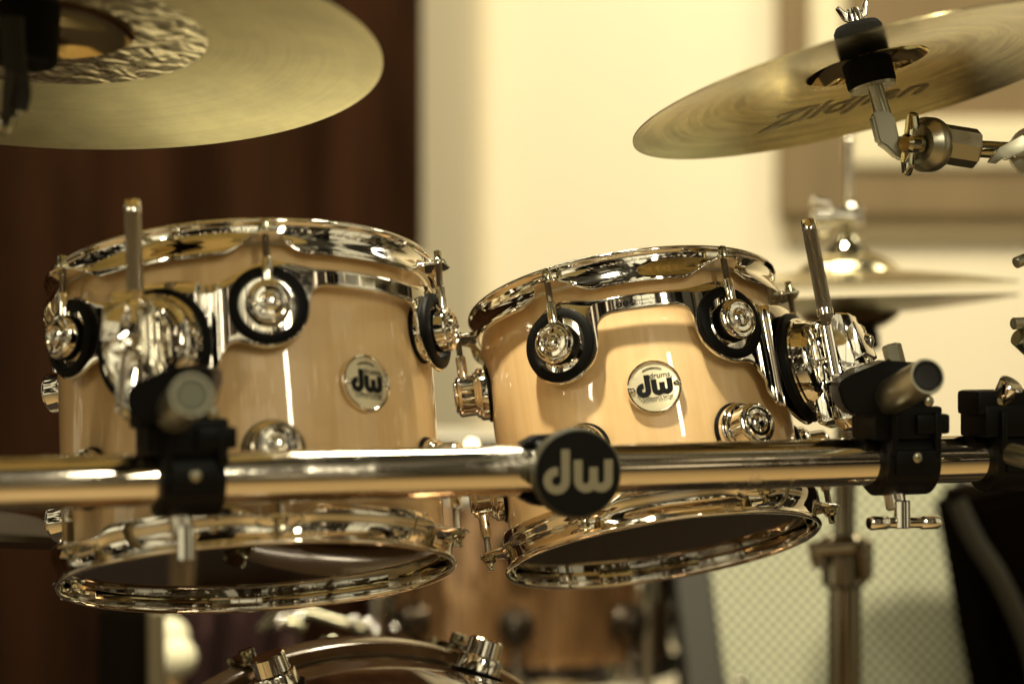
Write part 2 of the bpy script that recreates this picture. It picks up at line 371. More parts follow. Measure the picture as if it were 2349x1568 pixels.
# tan acoustic panel at the upper right
pn = thing('wall_panel', (X(2200, YW), YW-.06, 1.4), 'brown panel on the wall behind the right cymbal', 'wall panel')
obj('board', box((X(2330, YW), YW-.035, 0), (X(2900, YW)-X(1772, YW), .05, 0.01), bev=.0) if False else box(((X(1775, YW)+X(2900, YW))/2, YW-.04, (Z(505, YW)+2.6)/2), (X(2900, YW)-X(1775, YW), .05, 2.6-Z(505, YW)), bev=.012), TANPANEL, pn, world=True, smooth=False)
obj('light_falloff_strip', box(((X(1790, YW)+X(2900, YW))/2, YW-.02, Z(525, YW)), (X(2900, YW)-X(1790, YW), .03, Z(500, YW)-Z(550, YW)), bev=.008), mat('falloff_tan', (.42, .33, .18), 0, .8), pn, world=True, smooth=False)  # in-between tone paints the light falling off below the brown panel
obj('light_strip', box((X(1885, YW), YW-.075, (Z(215, YW)+2.6)/2), (X(1925, YW)-X(1850, YW), .03, 2.6-Z(215, YW)), bev=.008), TRIM, pn, world=True, smooth=False)
obj('shelf', box(((X(1935, YW)+X(2500, YW))/2, YW-.07, Z(335, YW)), (X(2500, YW)-X(1935, YW), .03, .085), bev=.012), TRIM, pn, world=True, smooth=False)
def flat(name, x0, x1, y0, y1, z0, z1, m):
    return tag(obj(name, box(((x0+x1)/2, (y0+y1)/2, (z0+z1)/2), (x1-x0, y1-y0, z1-z0)), m, smooth=False), kind='structure')
flat('floor', -5, 5, -4.5, 4.4, -.08, 0, mat('floor_boards', (.40, .27, .12), 0, .4, build=lambda nn, b, m: nn.l(ramp(nn, noise(nn, oc(nn, (8, .6, 1)), 2, 5), [(.3, (.28, .19, .085)), (.7, (.42, .30, .15))]), b.inputs['Base Color'])))
tag(obj('rug', box((.2, 3.05, .006), (4.2, 2.4, .012), bev=.003), mat('rug_pile', (.018, .012, .008), 0, .95), smooth=False), 'dark rug spread under the drum kit', 'rug')
# ---------------------------------------------------------------- toms
def lug_profile():
    return [(0, .0295), (.0044, .0291), (.0060, .0281), (.0064, .0290), (.0072, .0294), (.0079, .0289), (.0082, .0280), (.0112, .0278), (.0117, .0289), (.0126, .0291), (.0132, .0285), (.0134, .0273),
            (.0150, .0271), (.0164, .0264), (.0171, .0252), (.0174, .0238), (.0174, .0128), (.0177, .0120), (.0190, .0117), (.0196, .0110), (.0198, .0098), (.0204, .0090), (.0216, .0086), (.0223, .0078), (.0226, .0066), (.0226, .0016), (0, .0016)]
LUGP = lug_profile()
def make_lug(parent, phi, z, Rs, mt=CHROME):
    M = onshell(phi, z, Rs)
    l = obj('lug', lathe(LUGP, 72), mt, parent, M, angle=30)
    obj('gasket', lathe([(0, -.001), (.0240, -.001), (.0246, .0005), (.0240, .0018), (0, .0018)], 48), RUBBER, l)
    return l
def make_hoop(name, parent, Rs, H, sgn, lugs, hh=.029, earr=.0268):
    out = [(Rs+.0035, -.004), (Rs+.0040, -.001), (Rs+.0052, .0), (Rs+.0068, .0), (Rs+.0080, -.0010), (Rs+.0084, -.0024), (Rs+.0076, -.0038),
           (Rs+.0060, -.0046), (Rs+.0055, -.0065), (Rs+.0053, -.0105), (Rs+.0055, -.0140)]
    fl0 = [(Rs+.0060, -.0165), (Rs+.0072, -.0190), (Rs+.0088, -.0225), (Rs+.0100, -hh+.0008), (Rs+.0097, -hh), (Rs+.0088, -hh+.0008), (Rs+.0074, -.0225), (Rs+.0058, -.0195), (Rs+.0036, -.0165)]
    fl1 = [(Rs+.0080, -.0168), (Rs+.0130, -.0166), (Rs+.0200, -.0168), (Rs+earr, -.0172), (Rs+earr+.0004, -.0180), (Rs+earr-.0002, -.0188), (Rs+.0190, -.0186), (Rs+.0120, -.0187), (Rs+.0036, -.0190)]
    segs = 540; bm = BM(); rows = []
    for i in range(segs):
        a = 360*i/segs; w = 0; wr = 0
        for L in lugs:
            dd = abs((a-L+180) % 360-180)*pi/180*Rs
            w = max(w, 1-smooth01((dd-.0060)/.0260)); wr = max(wr, 1-smooth01((dd-.0060)/.0120))
        prof = out+[(p[0]*(1-wr)+q[0]*wr, p[1]*(1-w)+q[1]*w) for p, q in zip(fl0, fl1)]
        ar = R_(a)
        rows.append([bm.verts.new((r*sin(ar), -r*cos(ar), sgn*(H/2+z))) for r, z in prof])
    k = len(rows[0])
    for i in range(segs):
        a, b = rows[i], rows[(i+1) % segs]
        for j in range(k): bm.faces.new((a[j], a[(j+1) % k], b[(j+1) % k], b[j]))
    return obj(name, bm, CHROME, parent, angle=50)
def make_tension_rod(parent, phi, zl, Rs, H, sgn):
    M = onshell(phi, 0, Rs+.0196); ze = H/2-.0168
    Y = Matrix.Rotation(-pi/2, 4, 'X')                      # lathe z -> frame y (up)
    T = M @ Y if sgn > 0 else M @ Matrix.Rotation(pi/2, 4, 'X')
    za = zl+.0155
    r = obj('tension_rod', lathe([(0, za), (.0027, za), (.0027, ze+.003), (0, ze+.003)], 20), THREAD, parent, T)
    obj('sleeve', lathe([(0, za-.002), (.0042, za-.002), (.0044, za), (.0044, za+.018), (.0038, za+.020), (0, za+.020)], 24), CHROME, r)
    hd = lathe([(0, ze), (.0062, ze), (.0066, ze+.0006), (.0066, ze+.0016), (.0054, ze+.0020), (.0056, ze+.0034), (.0046, ze+.0044), (.0040, ze+.0050), (0, ze+.005)], 28)
    box((0, 0, ze+.0078), (.0054, .0054, .0072), hd, bev=.0012)
    obj('rod_head', hd, SATIN, r)
def sdf_bracket(kind, lugs, zl, pm, zm, rr):
    def circ(s, z, cs, cz, r): return math.hypot(s-cs, z-cz)-r
    def bx(s, z, s0, s1, z0, z1, rd=.004):
        qx = abs(s-(s0+s1)/2)-(s1-s0)/2+rd; qz = abs(z-(z0+z1)/2)-(z1-z0)/2+rd
        return math.hypot(max(qx, 0), max(qz, 0))+min(max(qx, qz), 0)-rd
    def smin(a, b, k): h = max(k-abs(a-b), 0)/k; return min(a, b)-h*h*k*.25
    S_ = lambda p: R_(p)*rr
    def f(s, z):
        d = min(circ(s, z, S_(p), zl, .0325) for p in lugs)
        if kind == 'right':
            d = smin(d, bx(s, z, S_(lugs[0]), S_(lugs[1]), zl+.0165, zl+.0300), .020)
            d = smin(d, bx(s, z, S_(lugs[1]), S_(lugs[2]), zl-.022, zl+.016), .018)
        else:
            d = smin(d, bx(s, z, S_(lugs[1]), S_(lugs[2]), zl+.0165, zl+.0300), .020)
            d = smin(d, bx(s, z, S_(lugs[0]), S_(lugs[1]), zl-.020, zl+.018), .018)
        d = smin(d, circ(s, z, S_(pm), zm, .0475), .022)
        return d
    return f
def make_bracket(parent, Rs, kind, lugs, zl, pm, zm):
    rr = Rs+.0125; f = sdf_bracket(kind, lugs, zl, pm, zm, rr)
    s0 = R_(lugs[0])*rr-.0324; s1 = R_(lugs[-1])*rr+.0324; ncol = 1500; cols = []
    for i in range(ncol+1):
        t = i/ncol; s = s0+(s1-s0)*t
        zs = [zm-.06+.0008*k for k in range(int((zl+.05-(zm-.06))/.0008))]
        ins = [z for z in zs if f(s, z) < 0]
        if not ins: continue
        def bis(a, b):
            for _ in range(12):
                m_ = (a+b)/2
                if f(s, m_) < 0: a = m_
                else: b = m_
            return a
        cols.append((s, bis(ins[0], ins[0]-.0008), bis(ins[-1], ins[-1]+.0008)))
    bm = BM(); rows = []
    sm = R_(pm)*rr
    for s, zlo, zhi in cols:
        prof = []; h = zhi-zlo; e = min(.0016, h*.3)
        # raised fold ridges where the mounting plate steps out
        dd = abs(s-sm); off = .006*(1-smooth01((dd-.030)/.006))+.0022*math.exp(-((dd-.045)/.0022)**2)+.0016*math.exp(-((dd-.037)/.0018)**2)
        pts = [(zlo+e*.0, -.0012), (zlo+e*.25, .0002), (zlo+e, .0009)]
        for k in range(1, 9): pts.append((zlo+e+(h-2*e)*k/9, .0009))
        pts += [(zhi-e, .0009), (zhi-e*.25, .0002), (zhi, -.0012), (zhi-e*.4, -.0018)]
        for k in range(1, 3): pts.append((zhi-e-(h-2*e)*k/3, -.0012))
        pts.append((zlo+e*.4, -.0018))
        a = s/rr
        rows.append([bm.verts.new(((rr+off+q)*sin(a), -(rr+off+q)*cos(a), z)) for z, q in pts])
    for a, b in zip(rows, rows[1:]):
        k = len(a)
        for j in range(k): bm.faces.new((a[j], a[(j+1) % k], b[(j+1) % k], b[j]))
    bm.faces.new(rows[0]); bm.faces.new(rows[-1])
    br = obj('suspension_bracket', bm, CHROME, parent, angle=35)
    for p in lugs:
        obj('rubber_ring', lathe([(.0228, .0120), (.0229, .0105), (.0232, .0100), (.0275, .0098), (.0300, .0104), (.0308, .0120), (.0309, .0142), (.0304, .0154), (.0292, .0160), (.0252, .0172), (.0238, .0172), (.0230, .0164)], 72, closed=True), RUBBER, br, onshell(p, zl, Rs))
        obj('gap_shade_ring', lathe([(.0176, .0104), (.0202, .0104), (.0204, .0112), (.0199, .0122), (.0176, .0122)], 60, closed=True), GAP, br, onshell(p, zl, Rs))  # black ring stands in for the shadowed gap between lug base and cap
    return br
def make_badge(parent, Rs, phi, z, rot=0):
    M = onshell(phi, z, Rs+.0008) @ Matrix.Rotation(R_(rot), 4, 'Z')
    b = obj('badge', lathe([(0, .0036), (.0193, .0036), (.0196, .0035), (.0200, .0034), (.0203, .0040), (.0210, .0046), (.0218, .0044), (.0221, .0036), (.0220, .0005), (0, .0005)], 96), BADGE, parent, M, angle=30)
    obj('badge_rim', lathe([(.01985, .00345), (.0202, .0043), (.0210, .0049), (.0219, .0046), (.02225, .0036), (.0222, .0002), (.0215, .0002), (.0206, .0033)], 96, closed=True), CHROME, b)
    t = BM(); z0 = .0037
    logo(t, .0300, z0, z0+.00025, cx=.0, cy=.0012, w=.155)
    text_bm('drums', .0068, z0, .0002, t, Matrix.Translation((.0054, .0090, 0)), shear=.12, bold=.00006)
    text_bm("Collector's Series", .0034, z0, .0002, t, Matrix.Translation((.0015, -.0090, 0)), bold=.00003)
    text_bm('C U S T O M   C R A F T E D', .0021, z0, .0002, t, Matrix.Translation((.0015, -.0120, 0)))
    box((.0015, -.0107, z0+.0001), (.0240, .00022, .0002), t)
    text_bm('®', .0018, z0, .0002, t, Matrix.Translation((.0150, .0068, 0)))
    for a0, a1, nn_ in ((62, 89, 8), (118, 91, 8), (205, 227, 4), (335, 313, 4)):     # laurel chevrons
        for k in range(nn_):
            a = R_(a0+(a1-a0)*k/(nn_-1)); r = .0158; c = Vector((r*cos(a), r*sin(a)+0)); sg = 1 if a1 > a0 else -1
            tdir = Vector((-sin(a), cos(a)))*sg; nd = Vector((cos(a), sin(a)))
            for q in (1, -1):
                strip([c-tdir*.0004, c+tdir*.0006+nd*q*.0009], .00034, z0, z0+.0002, t)
    obj('lettering', t, INK, b, smooth=False)
    for sx_ in (-1, 1):
        sc = lathe([(0, .0012), (.0007, .0012), (.0009, .0020), (.0018, .0018), (.0025, .0008), (.0027, 0), (0, 0)], 24)
        obj('screw', sc, CHROME, b, Matrix.Translation((sx_*.0182, sx_*.0008, .0036)))
    return b
def make_drum(C, t, r, Rs, H, lugs, zl, label, brk=None, badge=None):
    M = frameM(C, t, r)
    root = thing('tom_drum', M, label, 'tom drum', 'maple toms hung on the rack bar')
    hs = H/2-.0125
    obj('shell', lathe([(Rs-.0065, -hs+.003), (Rs-.004, -hs), (Rs-.0008, -hs+.0022), (Rs, -hs+.004), (Rs, hs-.004), (Rs-.0008, hs-.0022), (Rs-.004, hs), (Rs-.0065, hs-.003)], 180, closed=True), [WOOD], root)
    obj('shell_lining', lathe([(Rs-.0066, -hs+.003), (Rs-.0066, hs-.003), (Rs-.0074, hs-.003), (Rs-.0074, -hs+.003)], 120, closed=True), INNER, root)
    obj('batter_head', lathe([(0, hs+.0006), (Rs-.006, hs+.0006), (Rs-.001, hs-.001), (Rs+.0015, hs-.005), (Rs+.0030, hs-.0055), (Rs+.0030, hs-.0075), (Rs+.0008, hs-.0075)], 120), COATED, root)
    hd = obj('resonant_head', lathe([(0, -hs-.0004), (Rs-.006, -hs-.0004)], 120), FILM, root)
    obj('head_hoop', lathe([(Rs-.006, -hs-.0004), (Rs-.001, -hs+.001), (Rs+.0015, -hs+.005), (Rs+.0030, -hs+.0055), (Rs+.0030, -hs+.0085), (Rs+.0008, -hs+.0085)], 120), SATIN, root)
    make_hoop('top_hoop', root, Rs, H, 1, lugs); make_hoop('bottom_hoop', root, Rs, H, -1, lugs)
    for L in lugs:
        for s in (1, -1):
            make_lug(root, L, s*zl, Rs); make_tension_rod(root, L, zl, Rs, H, s)
    if brk: make_bracket(root, Rs, *brk)
    if badge: make_badge(root, Rs, *badge)
    return root, hd, hs
LC, Lt, Lr, LRs, LH = (-.2139, 1.9687, CZ-.0693), .2574, .080, .1525, .253
RC, Rt, Rr_, RRs, RH = (.1119, 2.0769, CZ-.0700), .2778, .1513, .127, .2282
Llug = [-47, 13, 73, 133, 193, 253]; Rlug = [-26, 34, 94, 154, 214, 274]
Ldrum, Lhead, Lhs = make_drum(LC, Lt, Lr, LRs, LH, Llug, .055, 'larger glossy maple tom with chrome hoops below the left cymbal', ('left', [-47, 13, 73], .055, -16, .026), (42, .000, 0))
Rdrum, Rhead, Rhs = make_drum(RC, Rt, Rr_, RRs, RH, Rlug, .0445, 'smaller glossy maple tom tilted to the left, behind the black disc on the bar', ('right', [-26, 34, 94], .0445, 64, .011), (3.5, -.003, 0))
# maker's oval on the clear bottom head, printed on its outside
t = text_bm('EVANS', .0175, 0, .0001, bold=.0003); Mo = Matrix.Translation((-.062, .105, -Lhs-.0007)) @ Matrix.Rotation(R_(-22), 4, 'Z') @ Matrix.Rotation(pi, 4, 'X') @ Matrix.Rotation(pi, 4, 'Z')
pts = [(.036*cos(2*pi*i/48), .0125*sin(2*pi*i/48)) for i in range(49)]
strip(pts, .0009, 0, .0001, t)
obj('printed_oval', t, HEADINK, Lhead, Mo, smooth=False)
# print on the right drum's bracket
def bend(bm, phi, z, rr):
    for v in bm.verts:
        a = R_(phi)+v.co.x/rr; r = rr+v.co.z; v.co = Vector((r*sin(a), -r*cos(a), z+v.co.y))
    return bm
br = [c for c in Rdrum.children if c.name.startswith('suspension_bracket')][0]
t = BM()
for k, ch in enumerate('STM'):
    lathe([(0, 0), (.0026, 0), (.0026, .0002), (0, .0002)], 28, t, Matrix.Translation((-.0135+.0056*k, .0, 0)))
text_bm('Suspension Tom Mount', .0027, 0, .0001, t, Matrix.Translation((.0125, .0014, 0)))
text_bm('USA Patent No. 5,520,383', .0027, 0, .0001, t, Matrix.Translation((.0115, -.0018, 0)))
obj('bracket_print', bend(t, 1.5, .0445+.0225, RRs+.0135), INK, br, smooth=False)
t = BM()
for k, ch in enumerate('STM'): text_bm(ch, .0042, .00025, .0001, t, Matrix.Translation((-.0135+.0056*k, 0, 0)))
obj('bracket_letters', bend(t, 1.5, .0445+.0225, RRs+.0135), CHROME, br, smooth=False)

# ---------------------------------------------------------------- tom mounts (housing + knurled rod) in a frame on the shell: x right, y up, z out
def make_mount(drumM, phi, zm, Rs, v0, label, flip=1):
    M = drumM @ onshell(phi, 0, Rs)
    root = thing('tom_mount', M, label, 'drum mount', 'chrome tom mounts with knurled rods')
    obj('mount_gasket', lathe([(0, .0200), (.0440, .0200), (.0462, .0212), (.0468, .0235), (.0456, .0262), (.0430, .0272), (0, .0272)], 96), RUBBER, root, Matrix.Translation((0, zm, 0)))
    obj('mount_dome', lathe([(0, .0270), (.0405, .0270), (.0412, .0288), (.0408, .0302), (.0390, .0306), (.0384, .0312), (.0362, .0385), (.0345, .0420), (.0318, .0440), (.0290, .0444), (.0284, .0450), (.0180, .0460), (0, .0462)], 96), CHROME, root, Matrix.Translation((0, zm, 0)), angle=28)
    rn = .0530                                            # rod stands this far off the shell
    b = BM()
    for y0, y1, w_, zz in ((.030, .041, .020, .0445), (.006, .026, .030, .044), (-.014, .004, .026, .0445)):
        box((0, zm+(y0+y1)/2-.008, zz), (w_, y1-y0, .014), b, bev=.002)
    lathe([(0.0068, -.020), (.0110, -.020), (.0118, -.019), (.0118, .026), (.0110, .027), (.0068, .027)], 40, b, Matrix.Translation((0, zm, rn)) @ Matrix.Rotation(-pi/2, 4, 'X'), closed=True)
    obj('rod_clamp', b, CHROME, root)
    b = BM()                                              # hinged front half of the clamp, fluted
    Mj = Matrix.Translation((0, zm+.006, rn+.013)) @ Matrix.Rotation(R_(90), 4, 'Y')
    prism([(-.016, -.020), (.004, -.022), (.014, -.008), (.012, .018), (.002, .030), (-.010, .026)], -.010, .010, b, Mj, bev=.0025)
    prism([(-.020, -.012), (-.008, -.016), (-.004, .010), (-.014, .018)], -.014, .014, b, Mj, bev=.002)
    obj('clamp_jaw', b, CHROME, root)
    t_ = logo(BM(), .010, 0, .0004, w=.15); obj('jaw_mark', t_, STEEL, root, Matrix.Translation((0, zm+.016, rn+.0255)), smooth=False)
    b = BM()                                              # wing bolt
    rod((.006, zm+.010, rn+.012), (.008, zm+.006, rn+.030), .0055, b)
    rod((.006, zm+.018, rn+.024), (.004, zm-.012, rn+.026), .0050, b)
    prism([(-.004, -.003), (.004, -.003), (.009, .018), (.005, .024), (-.002, .021)], -.003, .003, b, Matrix.Translation((.006, zm+.010, rn+.030)) @ Matrix.Rotation(R_(75), 4, 'Y') @ Matrix.Rotation(R_(-50), 4, 'Z'), bev=.0014)
    prism([(-.004, .003), (.004, .003), (.008, -.018), (.001, -.023), (-.005, -.018)], -.003, .003, b, Matrix.Translation((.006, zm+.008, rn+.030)) @ Matrix.Rotation(R_(80), 4, 'Y') @ Matrix.Rotation(R_(30), 4, 'Z'), bev=.0014)
    obj('wing_bolt', b, CHROME, root)
    b = BM()                                              # lower jaws and rounded foot
    for xx, z_, h in ((0, .0405, .036), (0, .0580, .040)):
        box((xx, zm-.036, z_), (.030, h, .0145), b, bev=.0028)
        box((xx, zm-.036, z_+.0002), (.020, h-.012, .0160), b, bev=.0015)
    lathe([(0, -.012), (.009, -.010), (.0135, -.004), (.0145, .003), (.0145, .010), (0, .012)], 40, b, Matrix.Translation((0, zm-.052, .058)) @ Matrix.Rotation(-pi/2, 4, 'X'))
    obj('lower_jaw', b, CHROME, root)
    obj('eye_bolt', tube([(.004, zm-.004, rn+.022), (.002, zm-.030, rn+.029), (0, zm-.056, rn+.034)], .0032), THREAD, root)
    Mk = Matrix.Translation((0, 0, rn)) @ Matrix.Rotation(-pi/2, 4, 'X')
    k = obj('knurled_rod', lathe([(0, .028), (.00635, .028), (.00635, v0-.009)], 40), KNURL, root, Mk)
    obj('rod_tip', lathe([(.0062, v0-.010), (.00640, v0-.009), (.00640, v0-.001), (.0058, v0), (0, v0)], 40), CHROME, k)
    obj('memory_band', lathe([(.0062, .0485), (.0068, .0488), (.0068, .0540), (.0062, .0543)], 40), CHROME, k)
    return root
ML, MR = frameM(LC, Lt, Lr), frameM(RC, Rt, Rr_)
make_mount(ML, -16, .026, LRs, .134, 'chrome tom mount and upright rod on the larger tom, out of focus')
make_mount(MR, 64, .011, RRs, .133, 'chrome tom mount and knurled rod at the right side of the smaller tom')

# ---------------------------------------------------------------- rack bar with clamps
A = P(50, 1108, 1.69); B = P(2200, 1053, 1.955); bd = (B-A).normalized()
BA, BB = A-bd*.30, B+bd*.55
bar = thing('rack_bar', BA, 'long thick chrome bar crossing in front of both toms', 'rack bar')
obj('tube', lathe([(.0160, 0), (.0190, 0), (.0190, (BB-BA).length), (.0160, (BB-BA).length)], 96, closed=True, M=axisM(BA, BB)), BARM, bar, world=True)
obj('end_cap', rod(BA-bd*.006, BA+bd*.004, .0196), BLACK, bar, world=True)
def baratx(px):                                       # point of the bar axis seen at photo x
    best = min((BA+bd*(k*.0005) for k in range(int((BB-BA).length/.0005))), key=lambda p: abs(1174.5+F*p.x/p.y-px)); return best
UP = Vector((0, 0, 1)); BY = bd.cross(UP).normalized()          # BY points towards the camera side?
if BY.y > 0: BY = -BY
def barM(px):                                          # x along bar, y up, z to the camera
    p = baratx(px); z = BY; y = z.cross(bd).normalized()
    return Matrix.Translation(p) @ Matrix((bd, y, z)).transposed().to_4x4()
def phillips(bm, M, r=.0042):
    lathe([(0, 0), (r, 0), (r, .0010), (r*.7, .0022), (r*.25, .0024), (r*.2, .0016), (0, .0014)], 20, bm, M)
def make_rack_clamp(px, label, tdrop=.050, L=.047, handle=True):
    M = barM(px)
    root = thing('rack_clamp', M, label, 'rack clamp', 'black clamps on the rack bar')
    b = BM()
    c = [(.0192, -L/2), (.0262, -L/2), (.0272, -L/2+.001), (.0272, L/2-.001), (.0262, L/2), (.0192, L/2)]
    lathe(c, 64, b, Matrix.Rotation(pi/2, 4, 'Y'), closed=True)
    box((-.004, .031, .004), (L+.014, .026, .040), b, bev=.003)
    box((-.012, .046, .006), (L+.010, .020, .034), b, bev=.004)
    box((.016, .030, .010), (.030, .016, .036), b, bev=.003)
    box((0, 0, .022), (L*.8, .020, .014), b, bev=.003)
    for s in (-1, 1):                                  # ribs
        box((s*(L/2-.004), .022, .006), (.006, .034, .046), b, bev=.002)
    obj('body', b, BLACK, root, angle=30)
    for x_, y_, z_ in ((-.026, .048, .0232), (.014, .048, .0232), (.000, .004, .0292)):
        b = BM(); phillips(b, Matrix.Translation((x_, y_, z_))); obj('screw', b, STEEL, root)
    if not handle: return root, M
    b = BM(); rod((-.006, -.020, 0), (-.003, -.024-tdrop*.55, .002), .0085, b)
    rod((-.003, -.024-tdrop*.25, .010), (-.003, -.027-tdrop, .010), .0065, b)
    if handle == 'post':
        obj('wing_screw', b, CHROME, root); return root, M
    rod((-.026, -.027-tdrop*.82, .008), (.026, -.027-tdrop*.86, .008), .0044, b)
    lathe([(0, -.012), (.0040, -.012), (.0054, -.010), (.0056, .004), (.0046, .006), (0, .006)], 24, b, axisM(M.to_3x3() @ Vector((0, 0, 0)), M.to_3x3() @ Vector((1, 0, 0))) if False else Matrix.Translation((.026, -.027-tdrop*.86, .008)) @ Matrix.Rotation(pi/2, 4, 'Y'))
    lathe([(0, -.012), (.0040, -.012), (.0054, -.010), (.0056, .004), (.0046, .006), (0, .006)], 24, b, Matrix.Translation((-.026, -.027-tdrop*.82, .008)) @ Matrix.Rotation(-pi/2, 4, 'Y'))
    obj('wing_screw', b, CHROME, root)
    return root, M
make_rack_clamp(2062, 'black clamp gripping the bar beside the smaller tom, its screw handle hanging below', .026)
make_rack_clamp(428, 'blurred black clamp on the bar in front of the larger tom', .030, L=.046, handle='post')
rc, Mc = make_rack_clamp(2325, 'black clamp with a small lever at the right edge of the picture', .026, L=.060, handle=False)
# its lever
b = BM(); rod(P(2252, 945, 1.95), P(2330, 948, 1.96), .0098, b); rod(P(2290, 925, 1.95), P(2322, 878, 1.94), .0078, b, r2=.0105)
rod(P(2262, 990, 1.95), P(2276, 950, 1.95), .004, b)
obj('lever', b, CHROME, rc, world=True)
b = BM(); rod(P(2318, 1040, 1.90), P(2400, 1060, 1.86), .0085, b); obj('thumb_screw', b, STEEL, rc, world=True)
# tube holders: black block + grey tube pointing at the camera
def make_holder(blk, dep, tube_a, tube_b, r, label, plug=None, hexb=None):
    c = P(*blk); root = thing('tube_holder', c, label, 'tube holder', 'grey tubes in black holder blocks')
    obj('block', dep, BLACK, root, world=True)
    b = lathe([(0, 0), (r*.93, 0), (r, .002), (r, (tube_b-tube_a).length-.002), (r*.96, (tube_b-tube_a).length), (r*.86, (tube_b-tube_a).length), (r*.84, (tube_b-tube_a).length-.004), (0, (tube_b-tube_a).length-.005)], 48, None, axisM(tube_a, tube_b))
    obj('tube', b, STEEL, root, world=True)
    obj('end_plug', rod(tube_b-(tube_b-tube_a).normalized()*.006, tube_b-(tube_b-tube_a).normalized()*.001, r*.82), plug or GAP, root, world=True)
    if hexb: obj('rod_end', lathe([(0, 0), (.0075, 0), (.0080, .001), (.0080, (hexb[1]-hexb[0]).length-.001), (.0072, (hexb[1]-hexb[0]).length), (0, (hexb[1]-hexb[0]).length)], 6, None, axisM(*hexb)), STEEL, root, world=True, angle=20)
    return root
def slab(pxs, d0, d1, bev=.002):                       # outline seen from the front, given a real thickness in depth
    b2 = BM(); k = len(pxs); lo = [b2.verts.new(P(x, y, d0)) for x, y in pxs]; off = Vector((0, d1-d0, 0)); hi = [b2.verts.new(v.co+off) for v in lo]
    b2.faces.new(lo); b2.faces.new(hi[::-1])
    for i in range(k): b2.faces.new((lo[i], lo[(i+1) % k], hi[(i+1) % k], hi[i]))
    bmesh.ops.recalc_face_normals(b2, faces=b2.faces)
    if bev: bmesh.ops.bevel(b2, geom=b2.edges[:], offset=bev, segments=2, affect='EDGES')
    return b2
make_holder((2020, 890, 1.93), slab([(1921, 882), (1945, 862), (2032, 826), (2120, 832), (2118, 850), (2060, 912), (2040, 940), (1960, 955), (1934, 930)], 1.90, 1.955),
            P(2015, 925, 1.93), P(2128, 862, 1.835), .0141, 'grey tube in an angular black block right of the smaller tom', hexb=(P(2065, 870, 1.95), P(2044, 790, 1.955)))
make_holder((390, 905, 1.68), slab([(285, 905), (300, 880), (395, 838), (485, 842), (492, 870), (470, 935), (330, 975), (292, 940)], 1.655, 1.71),
            P(400, 945, 1.68), P(440, 905, 1.59), .0143, 'blurred grey tube end facing the viewer above the left clamp', plug=mat('grey_plug', (.16, .17, .12), .3, .5))
# cap disc with the mark, on its own short clamp in the middle of the bar
Md = barM(1290)
DS = Matrix.Diagonal((1.05, 1.05, 1, 1))
cp = thing('bar_cap', Md, 'round black cap with two pale letters, in the middle of the bar', 'cap')
b = BM(); L = .030
lathe([(.0192, -L/2), (.0240, -L/2), (.0250, -L/2+.001), (.0250, L/2), (.0192, L/2)], 64, b, Matrix.Translation((-.012, 0, 0)) @ Matrix.Rotation(pi/2, 4, 'Y'), closed=True)
for s in (-1, 1): prism([(-.036, s*.0205), (-.026, s*.0165), (-.004, s*.0165), (-.004, s*.0275), (-.024, s*.0265)], -.006, .010, b, None, bev=.0012)
rod((-.003, 0, 0), (0, 0, .026), .0250, b)
obj('clamp_body', b, BLACK, cp, angle=30)
Dm = Matrix.Translation((-.0015, -.001, .024)) @ Matrix.Rotation(R_(-7), 4, 'Y') @ DS
disc = obj('cap_ring', lathe([(0, 0), (.0300, 0), (.0318, .0015), (.0322, .004), (.0322, .013), (.0316, .0150), (.0304, .0158), (.0300, .0150), (0, .0150)], 96), mat('cap_edge', (.045, .042, .026), .3, .45), cp, Dm)
obj('cap_face', lathe([(0, .0158), (.0296, .0158), (.0300, .0152), (.0300, .0140), (0, .0140)], 96), INK, disc)
obj('cap_letters', logo(BM(), .0525, .0158, .0166, cx=.0, cy=.001, w=.115), TANINK, disc, smooth=False)

# ---------------------------------------------------------------- cymbals
def cym_prof(R, bellr, bow, bellh):
    pr = []
    for i in range(0, 11): t = i/10; pr.append((.0060+(bellr-.006)*t, bow+bellh*(1-t**2.2)**.8 if t < 1 else bow))
    for i in range(1, 25): t = i/24; pr.append((bellr+(R-bellr)*t, bow*(1-t**1.35)))
    return pr
def make_cymbal(name, C, t, r, R, bellr, bow, bellh, label, bowm, zones=None, text=None, group=None):
    """origin at the rim centre; profile rises to the bell"""
    M = frameM(C, t, r); pr = cym_prof(R, bellr, bow, bellh); th = .0011
    root = thing(name, M, label, 'cymbal', group)
    def shellpart(nm, a, b_, m, lift=0):
        q = [p for p in pr if a-1e-5 <= p[0] <= b_+1e-5]
        return obj(nm, lathe([(x, z) for x, z in q]+[(x, z+th) for x, z in q[::-1]], 220, closed=True), m, root, angle=50)
    zb = zones or bellr
    inner = [p for p in pr if p[0] <= bellr+1e-6]; zr = min([p[0] for p in pr if p[0] >= zb-1e-6])
    shellpart('bell', 0, bellr, BELL)
    if zones: shellpart('hammered_ring', bellr, zr, HAMMER)
    shellpart('bow', zr, R, bowm)
    if text:
        s, size, cx, cy, rot, sh = text; bm = text_bm(s, size, 0, .0001, None, Matrix.Translation((cx, cy, 0)) @ Matrix.Rotation(R_(rot), 4, 'Z'), shear=sh, bold=.0007)
        bmesh.ops.subdivide_edges(bm, edges=[e for e in bm.edges if e.calc_length() > .01], cuts=2)
        bmesh.ops.triangulate(bm, faces=bm.faces)
        def zat(rr):
            for (a, za), (b_, zb_) in zip(pr, pr[1:]):
                if a <= rr <= b_: return za+(zb_-za)*(rr-a)/(b_-a)
            return 0
        for v in bm.verts:
            x, y = v.co.x, -v.co.y; v.co = Vector((x, y, zat(math.hypot(x, y))-.0003-v.co.z))
        obj('maker_script', bm, SCRIPT, root, smooth=False)
    return root, M
